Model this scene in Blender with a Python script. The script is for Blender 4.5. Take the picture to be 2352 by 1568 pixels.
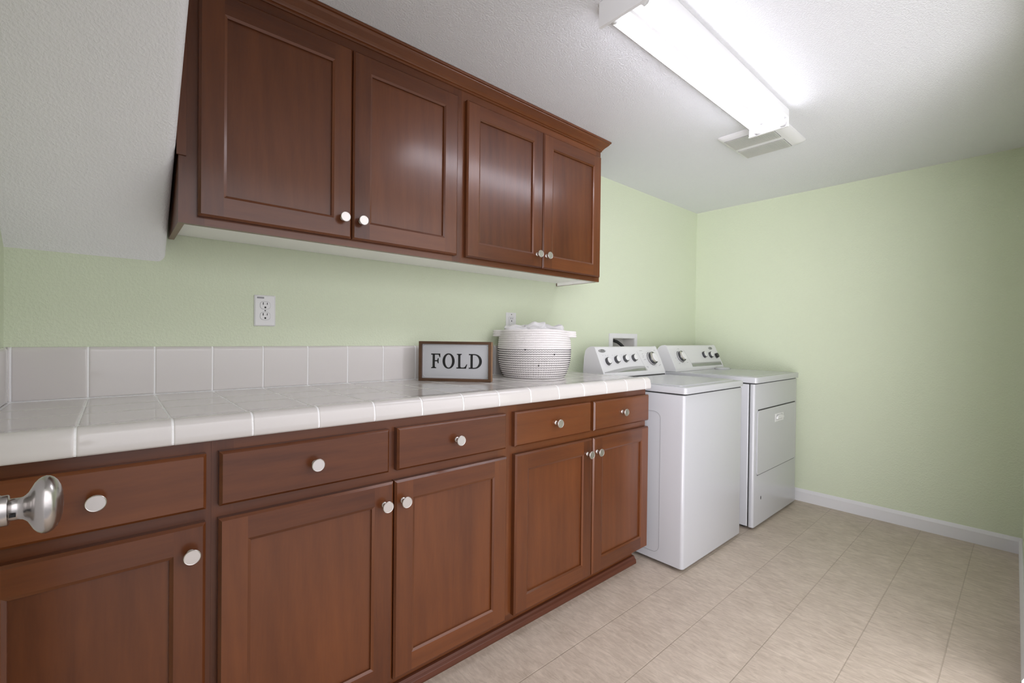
import bpy, bmesh, math, random
from mathutils import Vector, Matrix, noise
random.seed(7)
for o in list(bpy.data.objects): bpy.data.objects.remove(o, do_unlink=True)
C = bpy.context.scene.collection
SC = bpy.context.scene
PI = math.pi
# ------------------------------------------------------------------ camera
FPX = 1041.385
CAM = Vector((-0.46676, -1.83373, 1.12494))
a, b, r = math.radians(48.6864), math.radians(-0.47602), math.radians(0.65965)
F = Vector((math.cos(a)*math.cos(b), math.sin(a)*math.cos(b), math.sin(b)))
R_ = Vector((math.sin(a), -math.cos(a), 0)); U_ = R_.cross(F)
R2 = R_*math.cos(r) + U_*math.sin(r); U2 = -R_*math.sin(r) + U_*math.cos(r)
cd = bpy.data.cameras.new('camera'); cam = bpy.data.objects.new('camera', cd); C.objects.link(cam)
cd.sensor_width = 36; cd.lens = FPX*36/2352; cd.clip_start = 0.02
M = Matrix((R2, U2, -F)).transposed().to_4x4(); M.translation = CAM; cam.matrix_world = M
SC.camera = cam
# ------------------------------------------------------------------ world, light, exposure
TUBE_E = 7.5
w = bpy.data.worlds.new('world'); SC.world = w; w.use_nodes = True
# soft hall light behind the camera, plus a lobe added to brighten the right
wt = w.node_tree; bg = wt.nodes['Background']
_tc = wt.nodes.new('ShaderNodeTexCoord'); _dt = wt.nodes.new('ShaderNodeVectorMath'); _dt.operation = 'DOT_PRODUCT'
_dt.inputs[1].default_value = Vector((-.90, -.43, -.28)).normalized()
wt.links.new(_tc.outputs['Generated'], _dt.inputs[0])
def _m(op, x, y):
    q = wt.nodes.new('ShaderNodeMath'); q.operation = op
    for i_, v_ in enumerate((x, y)):
        if isinstance(v_, (int, float)): q.inputs[i_].default_value = v_
        else: wt.links.new(v_, q.inputs[i_])
    return q.outputs[0]
_sx = wt.nodes.new('ShaderNodeSeparateXYZ'); wt.links.new(_tc.outputs['Generated'], _sx.inputs[0])
_mr = wt.nodes.new('ShaderNodeMapRange'); _mr.interpolation_type = 'SMOOTHSTEP'; wt.links.new(_sx.outputs[2], _mr.inputs[0])
_mr.inputs['From Min'].default_value = -.3; _mr.inputs['From Max'].default_value = .3; _mr.inputs['To Min'].default_value = .35; _mr.inputs['To Max'].default_value = 1.55
_s = _m('ADD', _m('MULTIPLY', _m('POWER', _m('MAXIMUM', _dt.outputs['Value'], 0.0), 6.0), 5.6), _mr.outputs[0])
wt.links.new(_s, bg.inputs['Strength']); bg.inputs[0].default_value = (1.0, .975, 1.03, 1)
SC.view_settings.view_transform = 'Standard'; SC.view_settings.look = 'None'
SC.view_settings.gamma = 1; SC.view_settings.use_curve_mapping = False
SC.view_settings.exposure = 0.78
# ------------------------------------------------------------------ dimensions read from the photograph
H = 2.175            # ceiling
XL, XR = -0.691, 3.181
P = 0.1543; X0 = -0.5229   # tile pitch, a joint
ZC, ZB, YF, ZT = 0.9326, 0.8796, -0.6066, 1.0843
# ------------------------------------------------------------------ materials
def newmat(name):
    m = bpy.data.materials.new(name); m.use_nodes = True
    nt = m.node_tree; return m, nt, nt.nodes['Principled BSDF']
def nd(nt, t, **kw):
    n = nt.nodes.new(t)
    for k, v in kw.items(): setattr(n, k, v)
    return n
def plain(name, col, rough=.5, metal=0, coat=0, spec=.5, bump=0, bscale=100, var=0, vscale=4, em=None, emc=(1,1,1), aniso=None, coat_r=.1):
    m, nt, p = newmat(name)
    p.inputs['Base Color'].default_value = (*col, 1); p.inputs['Roughness'].default_value = rough
    p.inputs['Metallic'].default_value = metal; p.inputs['Coat Weight'].default_value = coat
    p.inputs['Coat Roughness'].default_value = coat_r
    p.inputs['Specular IOR Level'].default_value = spec
    tc = nd(nt, 'ShaderNodeTexCoord')
    if var:
        n = nd(nt, 'ShaderNodeTexNoise'); n.inputs['Scale'].default_value = vscale; n.inputs['Detail'].default_value = 3
        nt.links.new(tc.outputs['Object'], n.inputs['Vector'])
        mx = nd(nt, 'ShaderNodeMix', data_type='RGBA')
        mx.inputs['A'].default_value = (*[c*(1-var) for c in col], 1); mx.inputs['B'].default_value = (*[min(1, c*(1+var)) for c in col], 1)
        nt.links.new(n.outputs['Fac'], mx.inputs['Factor']); nt.links.new(mx.outputs['Result'], p.inputs['Base Color'])
    if bump:
        n = nd(nt, 'ShaderNodeTexNoise'); n.inputs['Scale'].default_value = bscale; n.inputs['Detail'].default_value = 2
        nt.links.new(tc.outputs['Object'], n.inputs['Vector'])
        bp = nd(nt, 'ShaderNodeBump'); bp.inputs['Strength'].default_value = bump; bp.inputs['Distance'].default_value = .004
        nt.links.new(n.outputs['Fac'], bp.inputs['Height']); nt.links.new(bp.outputs['Normal'], p.inputs['Normal'])
    if em:
        p.inputs['Emission Color'].default_value = (*emc, 1); p.inputs['Emission Strength'].default_value = em
    return m
def wall_paint(name, col, rough, bump, scale, dist, ramp=(.42, .62)):
    """painted drywall with a sprayed texture of flattened drops"""
    m, nt, p = newmat(name)
    p.inputs['Base Color'].default_value = (*col, 1); p.inputs['Roughness'].default_value = rough
    p.inputs['Specular IOR Level'].default_value = .35
    tc = nd(nt, 'ShaderNodeTexCoord')
    n = nd(nt, 'ShaderNodeTexNoise'); n.inputs['Scale'].default_value = scale; n.inputs['Detail'].default_value = 3; n.inputs['Roughness'].default_value = .55
    nt.links.new(tc.outputs['Object'], n.inputs['Vector'])
    rp = nd(nt, 'ShaderNodeValToRGB'); rp.color_ramp.elements[0].position = ramp[0]; rp.color_ramp.elements[1].position = ramp[1]
    nt.links.new(n.outputs['Fac'], rp.inputs['Fac'])
    bp = nd(nt, 'ShaderNodeBump'); bp.inputs['Strength'].default_value = bump; bp.inputs['Distance'].default_value = dist
    nt.links.new(rp.outputs['Color'], bp.inputs['Height']); nt.links.new(bp.outputs['Normal'], p.inputs['Normal'])
    return m
def wood(name, vertical, dark, light, rough=.40, coat=.52):
    m, nt, p = newmat(name); L = nt.links
    tc = nd(nt, 'ShaderNodeTexCoord'); at = nd(nt, 'ShaderNodeAttribute', attribute_name='seed')
    off = nd(nt, 'ShaderNodeVectorMath', operation='SCALE'); off.inputs[0].default_value = (3.1, 5.7, 9.3); L.new(at.outputs['Fac'], off.inputs['Scale'])
    ad = nd(nt, 'ShaderNodeVectorMath', operation='ADD'); L.new(tc.outputs['Object'], ad.inputs[0]); L.new(off.outputs[0], ad.inputs[1])
    mp = nd(nt, 'ShaderNodeMapping'); L.new(ad.outputs[0], mp.inputs['Vector'])
    mp.inputs['Scale'].default_value = (1, 1, .1) if vertical else (.1, 1, 1)
    n1 = nd(nt, 'ShaderNodeTexNoise'); n1.inputs['Scale'].default_value = 9; n1.inputs['Detail'].default_value = 5; n1.inputs['Distortion'].default_value = .6
    n2 = nd(nt, 'ShaderNodeTexNoise'); n2.inputs['Scale'].default_value = 170; n2.inputs['Detail'].default_value = 3
    n3 = nd(nt, 'ShaderNodeTexNoise'); n3.inputs['Scale'].default_value = 5; n3.inputs['Detail'].default_value = 2
    mp3 = nd(nt, 'ShaderNodeMapping'); L.new(ad.outputs[0], mp3.inputs['Vector']); mp3.inputs['Scale'].default_value = (1, 1, .5) if vertical else (.5, 1, 1)
    L.new(mp.outputs[0], n1.inputs['Vector']); L.new(mp.outputs[0], n2.inputs['Vector']); L.new(mp3.outputs[0], n3.inputs['Vector'])
    wv = nd(nt, 'ShaderNodeTexWave', wave_type='RINGS', rings_direction='Y' if vertical else 'Y')
    mpw = nd(nt, 'ShaderNodeMapping'); L.new(ad.outputs[0], mpw.inputs['Vector']); mpw.inputs['Scale'].default_value = (1.6, 1, .22) if vertical else (.22, 1, 1.6)
    L.new(mpw.outputs[0], wv.inputs['Vector']); wv.inputs['Scale'].default_value = 5; wv.inputs['Distortion'].default_value = 7; wv.inputs['Detail'].default_value = 2; wv.inputs['Detail Scale'].default_value = 1.2
    def mth(op, x, y):
        q = nd(nt, 'ShaderNodeMath', operation=op)
        for i, v in enumerate((x, y)):
            if isinstance(v, (int, float)): q.inputs[i].default_value = v
            else: L.new(v, q.inputs[i])
        return q.outputs[0]
    s = mth('ADD', mth('MULTIPLY', n1.outputs['Fac'], .45), mth('MULTIPLY', n3.outputs['Fac'], .35))
    s = mth('ADD', s, mth('MULTIPLY', wv.outputs['Fac'], .05))
    s = mth('ADD', s, mth('MULTIPLY', n2.outputs['Fac'], .16))
    s = mth('ADD', s, mth('MULTIPLY', mth('SUBTRACT', mth('FRACT', mth('MULTIPLY', at.outputs['Fac'], 7.3), 0), .5), .22))
    rp = nd(nt, 'ShaderNodeValToRGB'); rp.color_ramp.elements[0].position = .22; rp.color_ramp.elements[1].position = .84
    rp.color_ramp.elements[0].color = (*dark, 1); rp.color_ramp.elements[1].color = (*light, 1)
    L.new(s, rp.inputs['Fac']); L.new(rp.outputs['Color'], p.inputs['Base Color'])
    p.inputs['Roughness'].default_value = rough; p.inputs['Coat Weight'].default_value = coat; p.inputs['Coat Roughness'].default_value = .2; p.inputs['Specular IOR Level'].default_value = .3
    bp = nd(nt, 'ShaderNodeBump'); bp.inputs['Strength'].default_value = .06; bp.inputs['Distance'].default_value = .001
    L.new(n2.outputs['Fac'], bp.inputs['Height']); L.new(bp.outputs['Normal'], p.inputs['Normal'])
    return m
def floor_mat():
    m, nt, p = newmat('vinyl_floor'); L = nt.links
    tc = nd(nt, 'ShaderNodeTexCoord'); sx = nd(nt, 'ShaderNodeSeparateXYZ'); L.new(tc.outputs['Object'], sx.inputs[0])
    def mth(op, x, y=0.0):
        q = nd(nt, 'ShaderNodeMath', operation=op)
        for i, v in enumerate((x, y)):
            if isinstance(v, (int, float)): q.inputs[i].default_value = v
            else: L.new(v, q.inputs[i])
        return q.outputs[0]
    def line(c, o, pitch, half):
        t = mth('DIVIDE', mth('SUBTRACT', c, o), pitch)
        fr = mth('SUBTRACT', t, mth('ROUND', t)); d = mth('MULTIPLY', mth('ABSOLUTE', fr), pitch)
        mr = nd(nt, 'ShaderNodeMapRange', interpolation_type='SMOOTHSTEP'); L.new(d, mr.inputs[0])
        mr.inputs['From Min'].default_value = half*.4; mr.inputs['From Max'].default_value = half; mr.inputs['To Min'].default_value = 1; mr.inputs['To Max'].default_value = 0
        return mr.outputs[0]
    lx = mth('MULTIPLY', line(sx.outputs[0], .868, .229, .0022), .5)
    ly = line(sx.outputs[1], -.752, .2247, .0026)
    ln = mth('MAXIMUM', lx, ly)
    # one random tone per tile
    cx = mth('FLOOR', mth('DIVIDE', mth('SUBTRACT', sx.outputs[0], .868), .229)); cy = mth('FLOOR', mth('DIVIDE', mth('SUBTRACT', sx.outputs[1], -.752), .2247))
    cb = nd(nt, 'ShaderNodeCombineXYZ'); L.new(cx, cb.inputs[0]); L.new(cy, cb.inputs[1])
    wn = nd(nt, 'ShaderNodeTexWhiteNoise'); L.new(cb.outputs[0], wn.inputs['Vector'])
    mp = nd(nt, 'ShaderNodeMapping'); L.new(tc.outputs['Object'], mp.inputs['Vector']); mp.inputs['Scale'].default_value = (1, .28, 1)
    n1 = nd(nt, 'ShaderNodeTexNoise'); n1.inputs['Scale'].default_value = 70; n1.inputs['Detail'].default_value = 6; n1.inputs['Roughness'].default_value = .68; n1.inputs['Distortion'].default_value = .8
    n2 = nd(nt, 'ShaderNodeTexNoise'); n2.inputs['Scale'].default_value = 9; n2.inputs['Detail'].default_value = 3
    L.new(mp.outputs[0], n1.inputs['Vector']); L.new(tc.outputs['Object'], n2.inputs['Vector'])
    s = mth('ADD', mth('MULTIPLY', n1.outputs['Fac'], .75), mth('MULTIPLY', n2.outputs['Fac'], .25))
    s = mth('ADD', s, mth('MULTIPLY', mth('SUBTRACT', wn.outputs['Value'], .5), .03))
    rp = nd(nt, 'ShaderNodeValToRGB'); rp.color_ramp.elements[0].position = .32; rp.color_ramp.elements[1].position = .66
    rp.color_ramp.elements[0].color = (.40, .33, .262, 1); rp.color_ramp.elements[1].color = (.63, .54, .45, 1)
    L.new(s, rp.inputs['Fac'])
    mx = nd(nt, 'ShaderNodeMix', data_type='RGBA'); mx.inputs['B'].default_value = (.36, .30, .235, 1)
    L.new(mth('MULTIPLY', ln, .55), mx.inputs['Factor']); L.new(rp.outputs['Color'], mx.inputs['A']); L.new(mx.outputs['Result'], p.inputs['Base Color'])
    p.inputs['Roughness'].default_value = .5
    bp = nd(nt, 'ShaderNodeBump'); bp.inputs['Strength'].default_value = .5; bp.inputs['Distance'].default_value = .0015; bp.invert = True
    L.new(ln, bp.inputs['Height']); L.new(bp.outputs['Normal'], p.inputs['Normal'])
    return m
def rope_mat():
    m, nt, p = newmat('cotton_rope'); L = nt.links
    p.inputs['Base Color'].default_value = (.80, .77, .76, 1); p.inputs['Roughness'].default_value = .9
    uv = nd(nt, 'ShaderNodeUVMap', uv_map='uv'); wv = nd(nt, 'ShaderNodeTexWave', bands_direction='DIAGONAL'); wv.inputs['Scale'].default_value = 1.0
    L.new(uv.outputs[0], wv.inputs['Vector'])
    bp = nd(nt, 'ShaderNodeBump'); bp.inputs['Strength'].default_value = .45; bp.inputs['Distance'].default_value = .0016
    L.new(wv.outputs['Fac'], bp.inputs['Height']); L.new(bp.outputs['Normal'], p.inputs['Normal'])
    return m
WD, WL = (.052, .0108, .0016), (.182, .054, .0125)
MT = dict(
    green=wall_paint('green_wall_paint', (.66, .72, .545), .55, .35, 130, .0025),
    white=wall_paint('white_soffit_paint', (.87, .87, .88), .6, .38, 165, .0022),
    ceil=wall_paint('white_ceiling_paint', (.81, .82, .84), .7, .5, 165, .0028, (.45, .58)),
    floor=floor_mat(),
    trim=plain('white_trim_paint', (.72, .72, .73), .35, bump=.05, bscale=60),
    wv=wood('cherry_wood_upright_grain', True, WD, WL), wh=wood('cherry_wood_level_grain', False, WD, WL),
    melamine=plain('white_melamine', (.92, .91, .89), .4),
    tile=plain('glazed_white_tile', (.64, .612, .59), .07, var=.02, vscale=5),
    grout=plain('white_grout', (.90, .90, .90), .55, bump=.2, bscale=300),
    nickel=plain('satin_nickel', (.66, .63, .60), .36, metal=1),
    steel=plain('brushed_nickel_knob', (.45, .43, .41), .24, metal=1, bump=.03, bscale=200),
    enamel=plain('white_appliance_enamel', (.50, .505, .525), .22, coat=.3, coat_r=.1),
    plast=plain('white_plastic', (.74, .74, .74), .4),
    cons=plain('white_console_plastic', (.74, .74, .75), .3),
    seam=plain('dark_seam', (.03, .03, .03), .7),
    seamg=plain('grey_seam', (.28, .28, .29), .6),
    black=plain('black_rubber', (.015, .015, .015), .45),
    dark=plain('dark_slot', (.006, .006, .006), .8),
    chrome=plain('grey_chrome_ring', (.14, .14, .15), .25, metal=.85),
    knobcap=plain('white_knob_cap', (.82, .82, .82), .3),
    strip=plain('mirror_grey_strip', (.36, .37, .36), .18, metal=.7),
    band=plain('pale_grey_band', (.42, .42, .42), .4),
    print=plain('grey_print', (.30, .30, .31), .6),
    tube=plain('lit_fluorescent_tube', (.9, .9, .9), .4, em=TUBE_E, emc=(.98, .965, 1.08)),
    pan=plain('white_fixture_enamel', (.78, .78, .78), .35),
    grille=plain('beige_grille_plastic', (.62, .62, .58), .5),
    box=plain('white_box_plastic', (.62, .61, .58), .5),
    frame=wood('walnut_stained_frame', False, (.05, .024, .012), (.16, .085, .045), .55, 0),
    frameside=wood('oak_frame_side', True, (.16, .085, .04), (.40, .24, .13), .6, 0),
    board=plain('sign_backing_board', (.16, .11, .07), .8),
    signw=plain('sign_white_face', (.54, .55, .57), .4),
    signrim=plain('sign_rim_white', (.74, .75, .76), .3),
    ink=plain('black_letter_paint', (.008, .008, .008), .45),
    rope=rope_mat(),
    thread=plain('charcoal_thread', (.02, .02, .022), .9),
    towel=plain('white_terry_cloth', (.84, .83, .83), .95, bump=1.0, bscale=420),
    shoe=wood('dark_cherry_shoe', False, (.06, .018, .009), (.16, .05, .024), .4, .1),
)
# ------------------------------------------------------------------ mesh helpers
class MB:
    def __init__(s): s.v = []; s.f = []; s.m = []; s.sd = []; s.sm = []; s.uv = {}
    def add(s, vs, fs, m=0, smooth=False, seed=None, uvs=None):
        n = len(s.v); s.v += [tuple(v) for v in vs]
        if seed is None: seed = random.random()
        for i, f in enumerate(fs):
            if uvs: s.uv[len(s.f)] = uvs[i]
            s.f.append(tuple(n+k for k in f)); s.m.append(m); s.sd.append(seed); s.sm.append(smooth)
        return s
    def box(s, x0, x1, y0, y1, z0, z1, m=0, seed=None):
        vs = [(x, y, z) for z in (z0, z1) for y in (y0, y1) for x in (x0, x1)]
        return s.add(vs, [(0,2,3,1),(4,5,7,6),(0,1,5,4),(2,6,7,3),(0,4,6,2),(1,3,7,5)], m, seed=seed)
    def loft(s, rings, m=0, smooth=False, cap0=True, cap1=True, seed=None, closed=True):
        n = len(rings[0]); vs = [p for rg in rings for p in rg]; fs = []
        for i in range(len(rings)-1):
            for j in range(n if closed else n-1):
                k = (j+1) % n; fs.append((i*n+j, i*n+k, (i+1)*n+k, (i+1)*n+j))
        if seed is None: seed = random.random()
        s.add(vs, fs, m, smooth, seed)
        if cap0: s.add(rings[0], [tuple(range(n))[::-1]], m, False, seed)
        if cap1: s.add(rings[-1], [tuple(range(n))], m, False, seed)
        return s
    def tube(s, path, rad, seg=8, m=0, caps=True, smooth=True):
        path = [Vector(p) for p in path]; rings = []; up = None
        for i, p in enumerate(path):
            d = (path[min(i+1, len(path)-1)] - path[max(i-1, 0)]).normalized()
            if up is None: up = d.orthogonal().normalized()
            up = (up - d*up.dot(d)).normalized(); q = d.cross(up)
            rr = rad[i] if isinstance(rad, (list, tuple)) else rad
            rings.append([p + (up*math.cos(t) + q*math.sin(t))*rr for t in [2*PI*k/seg for k in range(seg)]])
        return s.loft(rings, m, smooth, caps, caps)
    def lathe(s, prof, org, axis, seg=32, m=0, sx=1, sy=1, e1=None):
        """prof: (radius, distance along axis)"""
        org = Vector(org); axis = Vector(axis).normalized()
        e1 = Vector(e1) if e1 is not None else axis.orthogonal().normalized(); e2 = axis.cross(e1)
        rings = [[org + axis*h + e1*(rr*math.cos(t)*sx) + e2*(rr*math.sin(t)*sy) for t in [2*PI*k/seg for k in range(seg)]] for rr, h in prof]
        return s.loft(rings, m, True, True, True)
    def build(s, name, mats, parent=None, bevel=0, seg=2, sub=0, origin=None, ang=35):
        me = bpy.data.meshes.new(name)
        org = Vector(origin) if origin is not None else Vector((0, 0, 0))
        me.from_pydata([Vector(v)-org for v in s.v], [], s.f)
        for mt in (mats if isinstance(mats, (list, tuple)) else [mats]): me.materials.append(MT[mt])
        me.polygons.foreach_set('material_index', s.m); me.polygons.foreach_set('use_smooth', s.sm)
        at = me.attributes.new('seed', 'FLOAT', 'FACE'); at.data.foreach_set('value', s.sd)
        if s.uv:
            ul = me.uv_layers.new(name='uv')
            for fi, us in s.uv.items():
                for li, u in zip(me.polygons[fi].loop_indices, us): ul.data[li].uv = u
        bm = bmesh.new(); bm.from_mesh(me); bmesh.ops.remove_doubles(bm, verts=bm.verts, dist=1e-6)
        bmesh.ops.recalc_face_normals(bm, faces=bm.faces); bm.to_mesh(me); bm.free()
        o = bpy.data.objects.new(name, me); C.objects.link(o)
        o.location = org
        if parent is not None:
            o.parent = parent; o.location = org - root_loc(parent)
        if bevel:
            bv = o.modifiers.new('bevel', 'BEVEL'); bv.width = bevel; bv.segments = seg; bv.limit_method = 'ANGLE'; bv.angle_limit = math.radians(ang); bv.harden_normals = False
        if sub:
            sb = o.modifiers.new('sub', 'SUBSURF'); sb.levels = sub; sb.render_levels = sub
        return o
def root_loc(o):
    l = Vector(o.location)
    while o.parent is not None: o = o.parent; l += Vector(o.location)
    return l
def tag(o, label, cat, group=None):
    o['label'] = label; o['category'] = cat
    if group: o['group'] = group
    return o
def empty(name, loc, label, cat, group=None):
    o = bpy.data.objects.new(name, None); C.objects.link(o); o.location = loc; o.empty_display_size = .05
    return tag(o, label, cat, group)
def struct(o): o['kind'] = 'structure'; return o
def rect(x0, x1, z0, z1, y): return [(x0, y, z0), (x1, y, z0), (x1, y, z1), (x0, y, z1)]
def rrect(x0, x1, z0, z1, rd, n=5):
    pts = []
    for cx, cz, t0 in ((x1-rd, z1-rd, 0), (x0+rd, z1-rd, PI/2), (x0+rd, z0+rd, PI), (x1-rd, z0+rd, 1.5*PI)):
        for k in range(n+1):
            t = t0 + PI/2*k/n; pts.append((cx+rd*math.cos(t), cz+rd*math.sin(t)))
    return pts
# ================================================================== SHELL
MB().box(-1.0, 3.4, -2.05, .15, -.06, 0).build('floor', 'floor')['kind'] = 'structure'
MB().box(-.80, 3.4, -1.96, .15, H, H+.08).build('ceiling', 'ceil')['kind'] = 'structure'
# back wall with the opening of the laundry box cut out of it
BX0, BX1, BZ0, BZ1 = 2.033, 2.284, .975, 1.131
w_ = MB()
w_.box(-.80, BX0, 0, .1, 0, H).box(BX1, 3.3, 0, .1, 0, H).box(BX0, BX1, 0, .1, 0, BZ0).box(BX0, BX1, 0, .1, BZ1, H)
struct(w_.build('wall_back', 'green'))
struct(MB().box(XR, XR+.1, -1.95, .1, 0, H).build('wall_right', 'green'))
struct(MB().box(XL-.1, XL, -1.95, .1, 0, H).build('wall_left', 'green'))
# front wall (a little out of square) beside the camera's doorway, widened for fill light
def yfw(x): return -1.8295 - (3.181-x)*.0127
def slab(x0, x1, z0, z1, dy0=0, dy1=-.11):
    return [[(x0, yfw(x0)+dy0, z), (x1, yfw(x1)+dy0, z), (x1, yfw(x1)+dy1, z), (x0, yfw(x0)+dy1, z)] for z in (z0, z1)]
fw = MB(); fw.loft(slab(1.68, 3.30, 0, H)); fw.loft(slab(-.58, 1.68, 2.05, H)); fw.loft(slab(-.80, -.58, 0, H))
struct(fw.build('wall_front', 'green'))
# baseboards: profile (thickness, height)
bprof = [(0, 0), (.013, 0), (.013, .066), (.010, .073), (.006, .081), (.003, .085), (0, .085)]
struct(MB().loft([[(XR-t, y, z) for t, z in bprof] for y in (0, -1.83)]).build('baseboard_right', 'trim'))
bf = MB(); bf.loft([[(x, yfw(x)+t, z) for t, z in bprof] for x in (1.68, XR)]); struct(bf.build('baseboard_front', 'trim'))
# back baseboard behind the machines
struct(MB().loft([[(x, -t, z) for t, z in bprof] for x in (1.54, XR)]).build('baseboard_back', 'trim'))
# sloping underside of the stairs: fills the corner over the counter, left of the wall cabinets
XS = -.3425; SL = .835; ZS = 1.355
def stair():
    m = MB(); rad = .022; yN = -(H-ZS)/SL
    n = Vector((0, -SL, -1)).normalized()      # out of the sloping face
    def ring(y, z, ext=0):
        pts = [Vector((XL-.01, y, z))]
        c = Vector((XS-rad, y, z)) - n*rad
        for k in range(7):
            t = PI/2*k/6; pts.append(c + n*(rad*math.cos(t)) + Vector((1, 0, 0))*(rad*math.sin(t)))
        pts.append(Vector((XS, .0, z+.0)) if False else pts[-1] + Vector((0, .0, .7)))
        pts.append(Vector((XL-.01, pts[-1].y, pts[-1].z)))
        return pts
    rings = [ring(y, ZS - SL*y) for y in (.05, 0, yN*.25, yN*.5, yN*.75, yN, yN-.06)]
    m.loft(rings, smooth=True)
    return m
so = stair().build('ceiling_stair_slope', 'white'); struct(so)
md = so.modifiers.new('es', 'EDGE_SPLIT'); md.split_angle = math.radians(50)
# open door at the left, outside the frame except for its knob
DX = -.572
dr = MB(); dr.box(DX-.035, DX, -1.80, -1.055, .01, 2.03)
door = dr.build('door_1', 'trim', origin=(DX, -1.8, .01)); struct(door)
kz, ky = .9355, -1.121
k = MB()
k.lathe([(.0, -.001), (.033, -.001), (.0335, .003), (.031, .006), (.026, .0095), (.0205, .0125), (.0175, .0145), (.0162, .0165), (.0162, .0215), (.0150, .0225), (.0118, .0226),
         (.0116, .030), (.0120, .0325), (.0135, .0345), (.0158, .0365), (.0208, .0390), (.0252, .0412), (.0286, .0440), (.0306, .0470), (.0314, .0500), (.0308, .0530), (.0288, .0560), (.0250, .0590), (.0195, .0614), (.013, .0630), (.006, .0637), (.0, .0638)],
        (DX, ky, kz), (1, 0, 0), 48, sx=1, sy=.80, e1=(0, 0, 1))
kn = k.build('door_knob', 'steel', door)
kn['label'] = 'brushed nickel egg-shaped knob of the open door'
MB().box(DX+.0235, DX+.0285, ky-.0121, ky-.0105, kz-.0052, kz-.0022).build('release_slot', 'dark', kn)

# ================================================================== CABINETS
def front_boards(m, x0, x1, z0, z1, st, y):
    """stiles full height, rails between"""
    c = .006
    m.add(rect(x0+c, x0+st, z0+c, z1-c, y), [(0,1,2,3)], 0); m.add(rect(x1-st, x1-c, z0+c, z1-c, y), [(0,1,2,3)], 0)
    m.add(rect(x0+st, x1-st, z0+c, z0+st, y), [(0,1,2,3)], 1); m.add(rect(x0+st, x1-st, z1-st, z1-c, y), [(0,1,2,3)], 1)
def sides(m, r0, r1):
    for j in range(4):
        kx = (j+1) % 4
        m.add([r0[j], r0[kx], r1[kx], r1[j]], [(0,1,2,3)], 1 if j in (0, 2) else 0)
def knob(x, z, yf, parent, lab=None):
    m = MB(); yb = yf
    m.lathe([(0, -.0005), (.0085, -.0005), (.0085, .0015), (.006, .004), (.0052, .012), (.0055, .019), (.0085, .0215), (.0145, .0225), (.0162, .0237), (.0164, .0262), (.0155, .0272), (.0148, .0268), (.0, .0268)],
            (x, yb, z), (0, -1, 0), 32)
    ko = m.build('knob', 'nickel', parent); md = ko.modifiers.new('es', 'EDGE_SPLIT'); md.split_angle = math.radians(28); return ko
def cab_door(root, x0, x1, z0, z1, yf, kx, kz_, th=.0233):
    st = .0595; c = .006; rec = .0095; e = .0075
    m = MB()
    rb = rect(x0, x1, z0, z1, yf+th); rm = rect(x0, x1, z0, z1, yf+c); rf = rect(x0+c, x1-c, z0+c, z1-c, yf)
    m.add(rb, [(3,2,1,0)], 0); sides(m, rb, rm); sides(m, rm, rf); front_boards(m, x0, x1, z0, z1, st, yf)
    ri = rect(x0+st, x1-st, z0+st, z1-st, yf); rj = rect(x0+st+.0072, x1-st-.0072, z0+st+.0072, z1-st-.0072, yf+.0034)
    rk = rect(x0+st+e, x1-st-e, z0+st+e, z1-st-e, yf+rec)
    sides(m, ri, rj); sides(m, rj, rk)
    d = m.build('door', ['wv', 'wh'], root, origin=(x0, yf+th, z0))
    pn = MB(); pn.add(rect(x0+st+e, x1-st-e, z0+st+e, z1-st-e, yf+rec), [(0,1,2,3)], 0); 
    pn.box(x0+st+.002, x1-st-.002, yf+rec+.0005, yf+rec+.004, z0+st+.002, z1-st-.002)
    pn.build('panel', 'wv', d)
    knob(kx, kz_, yf, d)
    return d
def drawer(root, x0, x1, z0, z1, yf, kx, kz_, th=.0233):
    c = .006; m = MB(); sd = random.random()
    rb = rect(x0, x1, z0, z1, yf+th); rm = rect(x0, x1, z0, z1, yf+c); rf = rect(x0+c, x1-c, z0+c, z1-c, yf)
    m.loft([rb, rm, rf], 0, seed=sd)
    d = m.build('drawer_front', 'wh', root, origin=(x0, yf+th, z0)); knob(kx, kz_, yf, d); return d
YD, YFR = -.60, -.5765        # door faces, face frame
def base_cab(x0, x1, label, drawers, doors, end=False, stile=None):
    r = empty('base_cabinet', ((x0+x1)/2, -.29, 0), label, 'cabinet', 'cherry base cabinets under the tiled counter')
    m = MB()
    m.box(x0+.0001, x1-.0001, YFR+.02, -.003, .10, ZB-.0005, 0)
    bd = m.build('body', 'wv', r)
    f = MB()
    sx = [x0+.0001] + sorted(stile or []) + [x1-.0001]
    # face frame: end stiles, centre stile, rails
    f.box(x0+.0001, x0+.045, YFR, YFR+.0195, .10, ZB-.0005, 0); f.box(x1-.045, x1-.0001, YFR, YFR+.0195, .10, ZB-.0005, 0)
    for s_ in (stile or []): f.box(s_-.03, s_+.03, YFR+.0002, YFR+.0195, .14, ZB-.04, 0)
    f.box(x0+.045, x1-.045, YFR, YFR+.0195, ZB-.04, ZB-.0005, 1); f.box(x0+.045, x1-.045, YFR, YFR+.0195, .685, .735, 1); f.box(x0+.045, x1-.045, YFR, YFR+.0195, .10, .14, 1)
    f.build('face_frame', ['wv', 'wh'], r)
    t = MB(); t.box(x0+.0001, x1-(.03 if end else .0001), -.53, -.512, 0, .10, 0); t.build('toe_kick', 'wh', r)
    if end: MB().box(x1-.035, x1-.0301, -.511, -.01, 0, .10).build('base_side', 'wv', r)
    for d in drawers: drawer(r, *d, th=.0233)
    for d in doors: cab_door(r, *d)
    return r
DZ0, DZ1, RZ0, RZ1 = .099, .6945, .7245, .8515
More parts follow.
